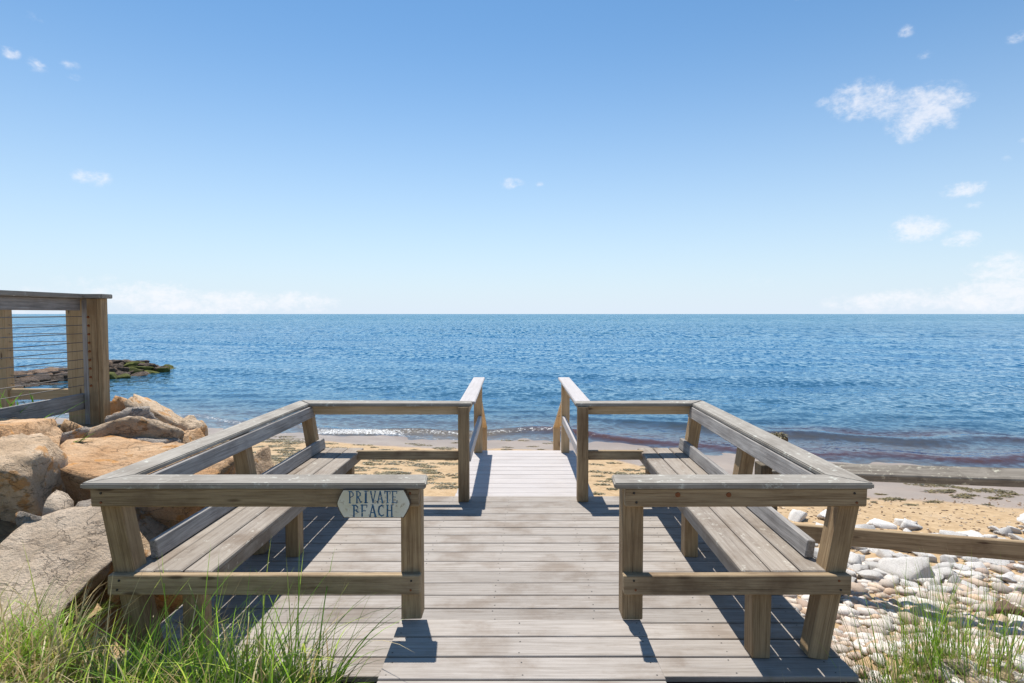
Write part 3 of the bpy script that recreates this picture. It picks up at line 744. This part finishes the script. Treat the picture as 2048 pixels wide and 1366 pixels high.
# ------------------------------------------------------------------ cable railing, upper left
cr = thing('cable_railing', (-3.75, 5.35, .55), 'weathered wooden railing with wire cables at upper left', 'railing')
YC = 5.35
def cy(px, py, yy=YC): a, b = ray_y(px, py, yy); return a, b
xa, zt = cy(162, 597); xb, _ = cy(201, 597); _, zb = cy(180, 838)
zb -= .25
w3 = (xb - xa)
for a_, b_, dyy in ((0, .27, 0), (.275, .76, -.004), (.765, 1, .002)):
    beam('post_board', ((xa + w3 * (a_ + b_) / 2), YC + .045 + dyy, zb), ((xa + w3 * (a_ + b_) / 2), YC + .045 + dyy, zt), w3 * (b_ - a_), .09, W_POST if a_ else W_GREY, cr, up=(0, -1, 0))
xl, _ = cy(133, 600, YC + .1); xr, _ = cy(164, 600, YC + .1)
beam('post', ((xl + xr) / 2, YC + .16, zb), ((xl + xr) / 2, YC + .16, zt - .001), abs(xr - xl) + .03, .12, W_NEW, cr, up=(0, -1, 0))
for k, py in enumerate(np.linspace(634, 771, 9)):
    bx, bz = cy(177 + 6 * k / 8, py)
    bm = bmesh.new(); bmesh.ops.create_cone(bm, cap_ends=True, segments=8, radius1=.011, radius2=.008, depth=.012)
    link('bolt', bm_mesh(bm, 'bolt'), Matrix.Translation((bx, YC - .010, bz)) @ Matrix.Rotation(math.pi / 2, 4, 'X'), M_RUST, cr)
XB = xa - .01                        # the run that comes towards the viewer
YN = 2.9
_, zc0 = cy(170, 588); _, zc1 = cy(170, 597)
slab('cap_board', [(XB - .10, YN), (XB + .05, YN), (XB + .05, YC - .03), (XB - .10, YC - .03)], zt, zt + .04, W_CAP, cr, (0, 1))
slab('cap_board', [(XB - .10, YC - .026), (xb + .03, YC - .026), (xb + .03, YC + .12), (XB - .10, YC + .12)], zt + .001, zt + .04, W_CAP, cr, (1, 0))
slab('cap_board', [(XB - 3.2, YC + .04), (XB - .105, YC + .04), (XB - .105, YC + .18), (XB - 3.2, YC + .18)], zt, zt + .038, W_CAP, cr, (1, 0))
beam('upper_rail', (XB - .015, YN, zt - .055), (XB - .015, YC - .002, zt - .055), .038, .105, W_GREY, cr)
beam('upper_rail', (XB - 3.2, YC + .13, zt - .05), (xl - .002, YC + .13, zt - .05), .038, .09, W_GREY, cr)
_, zl = cy(150, 803)
beam('lower_rail', (XB - .02, YN, zl), (XB - .02, YC + .05, zl), .038, .14, W_GREY, cr)
beam('lower_rail', (XB - 3.2, YC + .16, zl + .045), (xl - .002, YC + .16, zl + .045), .038, .10, W_NEW, cr)
px0, _ = cy(-6, 700, YC + .12); px1, _ = cy(11, 700, YC + .12)
for xx in ((px0 + px1) / 2, (px0 + px1) / 2 - 1.3):
    beam('post', (xx, YC + .16, .2), (xx, YC + .16, zt - .002), .088, .088, W_NEW, cr, up=(0, -1, 0))
beam('post', (XB - .02, YN + .05, .1), (XB - .02, YN + .05, zt - .002), .088, .088, W_POST, cr, up=(0, -1, 0))
def tube(nm, a, b, r, mat, par, sag=0.0):
    n = 6; seg = 8; vv, ff = [], []
    a, b = Vector(a), Vector(b); d = (b - a).normalized(); s1 = d.orthogonal().normalized(); s2 = d.cross(s1)
    for i in range(seg + 1):
        q = a.lerp(b, i / seg) - Vector((0, 0, sag * math.sin(math.pi * i / seg)))
        for k in range(n): vv.append(q + r * (math.cos(k * 6.283 / n) * s1 + math.sin(k * 6.283 / n) * s2))
    for i in range(seg):
        for k in range(n): ff.append([i * n + k, i * n + (k + 1) % n, (i + 1) * n + (k + 1) % n, (i + 1) * n + k])
    return pydata(nm, [tuple(v) for v in vv], ff, mat, par, smooth=True)
for k, py in enumerate(np.linspace(633, 771, 9)):
    _, cz = cy(140, py)
    tube('cable', (XB - .02, YN + .05, cz), (XB - .02, YC + .1, cz), .0035, M_CABLE, cr, .008 * random.uniform(.3, 1.4))
    tube('cable', (XB - 3.2, YC + .16, cz), (xl + .01, YC + .16, cz), .0035, M_CABLE, cr, .012 * random.uniform(.2, 1.2))

# ------------------------------------------------------------------ low timber fence on the right
lf = thing('low_timber_fence', (3.4, 4.4, -.6), 'low timber fence with lichen-covered top plank above the white stones', 'fence')
def fpt(px, py, yy):
    a, b = ray_y(px, py, yy); return Vector((a, yy, b))
yL, yR = 4.62, 3.95
dirx = (fpt(2048, 1090, yR) - fpt(1596, 1062, yL))
def along(px): return yL + (yR - yL) * (px - 1540) / (2048 - 1540)
a = fpt(1545, 942, along(1545)); b = fpt(2300, 968, along(2300))
beam('top_plank', a + Vector((0, 0, .012)), b + Vector((0, 0, .012)), .145, .06, W_LICHEN, lf, up=(0, -.42, 1), bev=.006)
a = fpt(1560, 1062, along(1560)); b = fpt(2300, 1122, along(2300))
beam('lower_rail', a, b, .045, .130, W_RAIL, lf, bev=.005)
for px in (1533, 2210):
    yy = along(px) + .10
    q = fpt(px, 926, yy)
    beam('fence_post', (q.x, yy, float(ground_z(q.x, yy)) - .3), (q.x, yy, q.z), .135, .135, W_DARK, lf, up=(0, -1, 0), bev=.006)

# weed-topped piling beyond the right rail
pl_x, pl_z = ray_y(1556, 872, 9.2)
pil = thing('wooden_piling', (pl_x, 9.2, float(ground_z(pl_x, 9.2))), 'dark wooden piling stub topped with brown weed beyond the right rail', 'piling')
beam('timber', (pl_x, 9.2, float(ground_z(pl_x, 9.2)) - .3), (pl_x, 9.2, pl_z), .22, .22, W_DARK, pil, up=(0, -1, 0), bev=.01)

# ------------------------------------------------------------------ white stones, cobbles
rs = np.random.RandomState(21)
stone_me = []
for k in range(14):
    P, Fc = rock_verts(300 + k, 3, 3, .07, 55)
    me = bpy.data.meshes.new('white_stone'); me.from_pydata(P.tolist(), [], Fc); me.polygons.foreach_set('use_smooth', [True] * len(me.polygons)); me.materials.append(RK_WHITE); stone_me.append(me)
placed = []
def stone_at(x, y, sz, label, group, mat=None, name='white_stone', flat=.52, lift=.4, cat='stone'):
    me = stone_me[rs.randint(14)]
    if mat is not None: me = me.copy(); me.materials.clear(); me.materials.append(mat)
    sx_, sy_, sz_ = sz * rs.uniform(.9, 1.25), sz * rs.uniform(.75, 1.0), sz * flat * rs.uniform(.75, 1.2)
    z = float(ground_z(x, y)) + sz_ * lift
    M = Matrix.Translation((x, y, z)) @ Matrix.Rotation(rs.uniform(-.7, .7) + (0 if rs.rand() < .6 else 1.5), 4, 'Z') @ Matrix.Rotation(rs.normal(0, .25), 4, 'Y') @ Matrix.Rotation(rs.normal(0, .22), 4, 'X') @ Matrix.Diagonal((sx_, sy_, sz_, 1))
    o = link(name, me, M); tag(o, label, cat, group); return o
WL_ = 'loose white stone heaped with others like it below the low fence'
tries = 0
while len(placed) < 230 and tries < 9000:
    tries += 1
    x = rs.uniform(1.72, 6.2); y = rs.uniform(4.40, 5.75 + .10 * (x - 2))
    if y > 5.35 and rs.rand() < .55: continue
    sz = rs.uniform(.045, .095) if rs.rand() < .78 else rs.uniform(.095, .135)
    if y < 4.65: sz *= .8
    if x < DR + .12 + sz * 1.4: continue
    if any((x - a) ** 2 + (y - b) ** 2 < ((sz + c) * .72) ** 2 for a, b, c in placed): continue
    placed.append((x, y, sz))
    q = x / y
    side_ = 'beside the right bench' if q < .47 else 'right of the near right post' if q < .60 else 'under the fence rail' if q < .74 else 'towards the right edge' if q < .86 else 'at the very right edge'
    row_ = 'front edge of the heap' if y < 4.65 else 'front half of the heap' if y < 4.95 else 'back half of the heap' if y < 5.3 else 'sandy back edge of the heap'
    size_ = 'small' if sz < .065 else 'middling' if sz < .095 else 'big'
    stone_at(x, y, sz, f'{size_} white stone, {row_}, {side_}', 'white stones below the low fence')
for i in range(16):
    x, y = rs.uniform(3.0, 6.0), rs.uniform(5.7, 6.5)
    sz = rs.uniform(.05, .13)
    stone_at(x, y, sz, ('small' if sz < .075 else 'middling' if sz < .105 else 'big') + ' white stone apart on the sand behind the fence, ' + ('right of the near right post' if x / y < .62 else 'towards the right edge' if x / y < .8 else 'at the right edge'), 'white stones on the sand', lift=.35)
for x, y, s_ in ((2.86, 5.95, .12), (2.70, 6.05, .10), (3.0, 5.85, .10), (2.62, 5.85, .09)):
    stone_at(x, y, s_, 'white stone seen between right bench back and near right post', 'white stones by the right bench back', lift=.4)
stone_at(3.15, 4.72, .17, 'largest white stone of the heap, long and flat', 'white stones below the low fence', flat=.5, lift=.5)
stone_at(3.42, 4.02, .085, 'dark reddish-brown stone on the gravel at the right edge', None, RK_BROWN, 'brown_stone', .75, .6)
# gravel: pebbles nobody could count
PV, PF = ico(1)
pv, pf, pc = [], [], []
def pebble(x, y, s_, colr, flat=.55, up=0.0):
    b = len(pv); a = rs.uniform(0, 6.28); ca, sa = math.cos(a), math.sin(a)
    e = rs.uniform(1.0, 1.7); fl = flat * rs.uniform(.7, 1.2)
    z = float(ground_z(x, y)) + s_ * fl * .35 + up
    jit = 1 + rs.uniform(-.26, .26, len(PV))
    for q, jj in zip(PV, jit):
        X_, Y_, Z_ = q[0] * s_ * e * jj, q[1] * s_ * .85 * jj, q[2] * s_ * fl * jj
        pv.append((x + X_ * ca - Y_ * sa, y + X_ * sa + Y_ * ca, z + Z_)); pc.append(colr)
    for f_ in PF: pf.append([b + i for i in f_])
cols = [(.62, .55, .48), (.70, .64, .58), (.66, .60, .53), (.56, .44, .34), (.56, .40, .28), (.45, .34, .27), (.66, .60, .54), (.50, .43, .37)]
for i in range(5600):
    y = 2.45 + 2.6 * rs.rand() ** .8; x = rs.uniform(1.52, 1.75 + y * .95)
    if y > 4.5 and rs.rand() < .5: continue
    big = rs.rand()
    s_ = rs.uniform(.012, .026) if big < .62 else (rs.uniform(.026, .05) if big < .92 or y < 3.5 else rs.uniform(.05, .075))
    c_ = np.array(cols[rs.randint(len(cols))]) * rs.uniform(.8, 1.12)
    pebble(x, y, s_, tuple(c_))
for i in range(1500):
    x = rs.uniform(1.6, 7.0); y = rs.uniform(5.2, 7.6)
    pebble(x, y, rs.uniform(.005, .016), tuple(np.array(((.16, .09, .045), (.30, .2, .12), (.55, .45, .34))[rs.randint(3)]) * rs.uniform(.8, 1.2)), .5)
for i in range(350):
    x = rs.uniform(-1.6, 1.6); y = rs.uniform(5.0, 6.6)
    if -.55 < x < .75: continue
    pebble(x, y, rs.uniform(.005, .014), tuple(np.array(((.30, .2, .12), (.5, .4, .28))[rs.randint(2)])), .5)
m, t, p = new_mat('pebble_stone')
ca_ = t.attr('tint')[0]
cc = t.mix(t.math('MULTIPLY', t.ramp(t.noise(t.node('ShaderNodeNewGeometry').outputs['Position'], 70, 4, .7), .5, .72), .4), ca_, (.25, .17, .11))
t.l.new(cc, p.inputs['Base Color']); p.inputs['Roughness'].default_value = .85
t.l.new(t.bump(t.noise(t.node('ShaderNodeNewGeometry').outputs['Position'], 160, 4, .6), .4, .006), p.inputs['Normal'])
grav = pydata('gravel', pv, pf, m, smooth=True); stuff(grav)
grav['label'] = 'pale and orange pebbles covering the ground beside the deck'; grav['category'] = 'gravel'
at = grav.data.attributes.new('tint', 'FLOAT_COLOR', 'POINT'); at.data.foreach_set('color', np.array([(*c_, 1) for c_ in pc], np.float32).reshape(-1))

# driftwood stick
dw = []
a = Vector((2.42, 5.75, float(ground_z(2.42, 5.75)) + .05)); b = Vector((2.85, 5.68, float(ground_z(2.85, 5.68)) + .03))
o = tube('driftwood', a, b, .028, W_DARK, None, -.02); tag(o, 'short dark driftwood stick on the sand behind the right bench', 'driftwood')

# ------------------------------------------------------------------ seaweed wrack on the sand
sv, sf = [], []
def weed_clump(x, y, rx, ry, n):
    for i in range(n):
        a = rs.uniform(0, 6.28); q = math.sqrt(rs.rand())
        px_, py_ = x + rx * q * math.cos(a), y + ry * q * math.sin(a)
        z = float(ground_z(px_, py_)) + rs.uniform(.001, .014) * (1.1 - q)
        th = rs.uniform(0, 6.28); L = rs.uniform(.02, .07); wd_ = rs.uniform(.006, .016)
        d = Vector((math.cos(th), math.sin(th) * .6, rs.uniform(-.1, .12))) * L; nn = Vector((-math.sin(th), math.cos(th), rs.uniform(-.2, .2))).normalized() * wd_
        c_ = Vector((px_, py_, z)); k = len(sv)
        mid = c_ + d * .5 + Vector((0, 0, rs.uniform(.001, .006)))
        sv.extend([tuple(c_ - nn), tuple(c_ + nn), tuple(mid - nn), tuple(mid + nn), tuple(c_ + d)]); sf.extend([[k, k + 1, k + 3, k + 2], [k + 2, k + 3, k + 4]])
def wd_at(px, py):
    z = -.95
    for _ in range(8):
        a = (px - 1024) / F_PX; b_ = -(py - 683) / F_PX
        v = (a, math.cos(PITCH) + b_ * math.sin(PITCH), -math.sin(PITCH) + b_ * math.cos(PITCH))
        k = (z - CAM_H) / v[2]; x, y = v[0] * k, v[1] * k; z = float(ground_z(x, y))
    return x, y
def wrack(x0, y0, x1, y1, n, big=1.0):
    for i in range(n):
        x, y = wd_at(rs.uniform(x0, x1), rs.uniform(y0, y1))
        if -.5 < x < .7 and y < 6.8: continue
        s_ = rs.uniform(.05, .20) * big
        weed_clump(x, y, s_ * 1.5, s_ * .75, int(50 * big + 230 * s_))
wrack(500, 874, 600, 920, 34, 1.25)
wrack(480, 900, 620, 955, 22, .8)
wrack(620, 885, 915, 902, 16, .8)
wrack(700, 918, 915, 975, 52, .85)
wrack(1180, 928, 1300, 990, 16, .7)
wrack(1180, 890, 1420, 930, 10, .6)
wrack(1700, 964, 2048, 1000, 22, .6)
wrack(1850, 955, 2048, 985, 9, 1.1)
wrack(1600, 985, 2048, 1015, 10, .4)
wrack(1000, 880, 1120, 900, 8, .5)
wrack(420, 862, 470, 885, 8, .8)
m, t, p = new_mat('brown_green_seaweed')
t.l.new(t.mix(t.ramp(t.noise(t.node('ShaderNodeNewGeometry').outputs['Position'], 7, 5, .7), .35, .65), (.06, .045, .010), (.16, .115, .022)), p.inputs['Base Color'])
p.inputs['Roughness'].default_value = .55
sw = pydata('seaweed', sv, sf, m); stuff(sw); sw['label'] = 'olive brown seaweed washed up along the sand'; sw['category'] = 'seaweed'
# weed on top of the piling
sv, sf = [], []
for i in range(160):
    a = rs.uniform(0, 6.28); q = math.sqrt(rs.rand()) * .13
    c_ = Vector((pl_x + q * math.cos(a), 9.2 + q * math.sin(a), pl_z + rs.uniform(0, .07) * (1.2 - q / .13))); th = rs.uniform(0, 6.28)
    d = Vector((math.cos(th), math.sin(th), rs.uniform(-.6, .4))) * .06; nn = Vector((-math.sin(th), math.cos(th), .3)) * .01; k = len(sv)
    sv.extend([tuple(c_ - nn), tuple(c_ + nn), tuple(c_ + d)]); sf.append([k, k + 1, k + 2])
pydata('weed_tuft', sv, sf, m, pil)

# ------------------------------------------------------------------ grass
def grass_mat(name, transl=.45):
    m, t, p = new_mat(name)
    tint = t.attr('tint')[0]
    t.l.new(tint, p.inputs['Base Color']); p.inputs['Roughness'].default_value = .45; p.inputs['Specular IOR Level'].default_value = .35
    tl = t.node('ShaderNodeBsdfTranslucent'); t.l.new(tint, tl.inputs['Color'])
    mx = t.node('ShaderNodeMixShader'); mx.inputs[0].default_value = transl
    t.l.new(p.outputs[0], mx.inputs[1]); t.l.new(tl.outputs[0], mx.inputs[2]); t.l.new(mx.outputs[0], t.n['Material Output'].inputs['Surface'])
    return m
M_GRASS = grass_mat('grass_blade')
class Blades:
    def __init__(s): s.v, s.f, s.c = [], [], []
    def add(s, x, y, z, h, az_, lean, curl, wd_, col, seg=6):
        dr = Vector((math.cos(az_), math.sin(az_), 0)); sd_ = Vector((-dr.y, dr.x, 0))
        tw = rs.uniform(-.8, .8); sd_ = (sd_ + dr * tw).normalized()
        b = len(s.v); pos_ = Vector((x, y, z)); ang = lean
        for i in range(seg + 1):
            u = i / seg; wv = wd_ * (1 - u) ** .7 * (1 if u > .05 else .7)
            s.v.append(tuple(pos_ - sd_ * wv * .5)); s.v.append(tuple(pos_ + sd_ * wv * .5))
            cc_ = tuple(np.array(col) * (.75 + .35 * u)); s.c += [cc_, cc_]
            st = h / seg; pos_ = pos_ + (Vector((0, 0, 1)) * math.cos(ang) + dr * math.sin(ang)) * st; ang += curl / seg
        for i in range(seg): s.f.append([b + 2 * i, b + 2 * i + 1, b + 2 * i + 3, b + 2 * i + 2])
    def make(s, nm, label):
        o = pydata(nm, s.v, s.f, M_GRASS, smooth=True); stuff(o)
        a = o.data.attributes.new('tint', 'FLOAT_COLOR', 'POINT'); a.data.foreach_set('color', np.array([(*c_, 1) for c_ in s.c], np.float32).reshape(-1))
        o['label'] = label; o['category'] = 'grass'; return o
GREENS = [tuple(np.array(c_) * (2.5, 2.1, 1.7)) for c_ in [(.10, .21, .025), (.14, .27, .035), (.19, .31, .05), (.08, .17, .03), (.24, .33, .07)]]
STRAW = [(.56, .45, .22), (.64, .53, .30), (.44, .33, .16), (.68, .58, .36)]
def pick(lst): return np.array(lst[rs.randint(len(lst))]) * rs.uniform(.8, 1.2)
B = Blades()
def gz(x, y): return float(ground_z(x, y)) - .01
# thick turf in front of the left half of the deck
for i in range(5000):
    x = rs.uniform(-2.9, -.60); y = rs.uniform(1.95, 2.41)
    if x > -.62 - .1 * rs.rand(): continue
    dens = smooth(-.55, -.95, x)
    if rs.rand() > dens: continue
    hgt = rs.uniform(.18, .44) * (1.0 if rs.rand() < .9 else 1.4) * (.8 + .2 * smooth(-.7, -1.0, x))
    straw = rs.rand() < (.34 if x > -1.5 else .62)
    B.add(x, y, gz(x, y), hgt, rs.uniform(0, 6.28), rs.uniform(.05, .5), rs.uniform(.2, 1.9), rs.uniform(.006, .014), pick(STRAW if straw else GREENS), 5)
# long arching blades
for i in range(260):
    x = rs.uniform(-1.55, -.72); y = rs.uniform(2.05, 2.40)
    B.add(x, y, gz(x, y), rs.uniform(.40, .72), rs.normal(.2, 1.0) if rs.rand() < .7 else rs.uniform(0, 6.28), rs.uniform(.05, .35), rs.uniform(.3, 1.9), rs.uniform(.006, .011), pick(GREENS if rs.rand() < .8 else STRAW), 8)
for px, h_, az_, ln, cu in ((590, .62, 0, .06, .15), (540, .5, .3, .25, .9), (455, .55, 2.9, .12, .5), (640, .5, .2, .3, .6), (600, .55, .1, .42, .5), (700, .48, .1, .7, .4), (480, .6, .3, .5, .7), (395, .6, .5, .28, 1.2)):
    x = (px - 1024) / 1200 * 2.45
    B.add(x, 2.36, -.1, h_, az_, ln, cu, .008, np.array((.17, .29, .045)), 9)
# the bank at far left: mixed dry and green
for i in range(6500):
    x = rs.uniform(-3.4, -1.74); y = rs.uniform(2.2, 2.95)
    if y > 2.62 and x > -2.5 and rs.rand() < .75: continue
    straw = rs.rand() < .66
    hgt = rs.uniform(.07, .20) if rs.rand() < .85 else rs.uniform(.2, .38)
    B.add(x, y, gz(x, y), hgt, rs.uniform(0, 6.28), rs.uniform(.2, 1.2), rs.uniform(.1, 1.3), rs.uniform(.005, .012), pick(STRAW if straw else GREENS), 5)
for i in range(60):
    x = rs.uniform(-2.6, -1.78); y = rs.uniform(2.3, 2.7)
    B.add(x, y, gz(x, y), rs.uniform(.3, .55), rs.uniform(-.6, 1.2), rs.uniform(.05, .5), rs.uniform(.1, .8), rs.uniform(.003, .006), pick(GREENS if rs.rand() < .6 else STRAW), 7)
# broad leaves low in the turf
for i in range(260):
    x = rs.uniform(-1.7, -.75); y = rs.uniform(2.0, 2.38)
    B.add(x, y, gz(x, y) + .02, rs.uniform(.12, .24), rs.uniform(0, 6.28), rs.uniform(.3, .9), rs.uniform(.6, 1.5), rs.uniform(.018, .032), np.array((.16, .30, .04)) * rs.uniform(.8, 1.25), 6)
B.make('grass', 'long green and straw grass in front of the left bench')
B = Blades()
for i in range(520):
    x = rs.normal(1.90, .24); y = rs.normal(2.62, .10)
    if x < 1.5: continue
    fan = (x - 1.98) * 1.1
    az_ = math.atan2(rs.normal(0, .25), fan + rs.normal(-.12, .28))
    B.add(x, y, gz(x, y), rs.uniform(.22, .56), az_, abs(rs.normal(.12, .16)) + abs(fan) * .35, rs.uniform(0, .5), rs.uniform(.003, .0055), pick(GREENS[:4] if rs.rand() < .82 else STRAW) * .85, 7)
for i in range(330):
    x = rs.uniform(1.46, 2.75); y = rs.uniform(2.40, 2.75)
    B.add(x, y, gz(x, y), rs.uniform(.06, .24), rs.uniform(0, 6.28), rs.uniform(.1, .9), rs.uniform(0, .9), rs.uniform(.0025, .006), pick(GREENS if rs.rand() < .6 else STRAW), 5)
for i in range(260):
    x = rs.uniform(1.05, 1.75); y = rs.uniform(2.28, 2.44)
    B.add(x, y, gz(x, y), rs.uniform(.08, .24), rs.uniform(0, 6.28), rs.uniform(.3, 1.2), rs.uniform(0, .8), rs.uniform(.002, .004), pick(STRAW if rs.rand() < .6 else GREENS) * .8, 5)
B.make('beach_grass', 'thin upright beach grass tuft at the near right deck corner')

# leafy plants by the cable railing
def leafy(spots, label, group=None):
    o0 = thing('leafy_plant', spots[0][:3], label, 'plant', group)
    for (x, y, z, h, az_, ln, cu, wd_) in spots:
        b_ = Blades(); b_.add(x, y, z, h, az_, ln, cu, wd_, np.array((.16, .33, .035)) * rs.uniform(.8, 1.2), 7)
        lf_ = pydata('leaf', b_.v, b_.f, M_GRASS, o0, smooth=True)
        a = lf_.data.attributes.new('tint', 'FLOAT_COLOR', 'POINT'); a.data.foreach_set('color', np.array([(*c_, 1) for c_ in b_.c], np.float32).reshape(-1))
sp_ = []
for i in range(22):
    px = rs.uniform(-20, 105); x, z = ray_y(px, 842, 4.75)
    sp_.append((x, 4.75 + rs.uniform(-.12, .12), z - .03, rs.uniform(.2, .38), rs.uniform(-.9, .9) if rs.rand() < .6 else rs.uniform(2.2, 4), rs.uniform(.3, 1.0), rs.uniform(.2, .9), rs.uniform(.018, .032)))
leafy(sp_, 'bright green strap-leaved plant behind the flat orange boulder')
sp_ = []
for i in range(5):
    x, z = ray_y(132 + 4 * i, 892, 4.28)
    sp_.append((x, 4.28, z, rs.uniform(.12, .22), rs.uniform(-.3, .4), rs.uniform(.7, 1.1), rs.uniform(.3, .7), .022))
leafy(sp_, 'few green leaves growing between orange slab and grey stone')
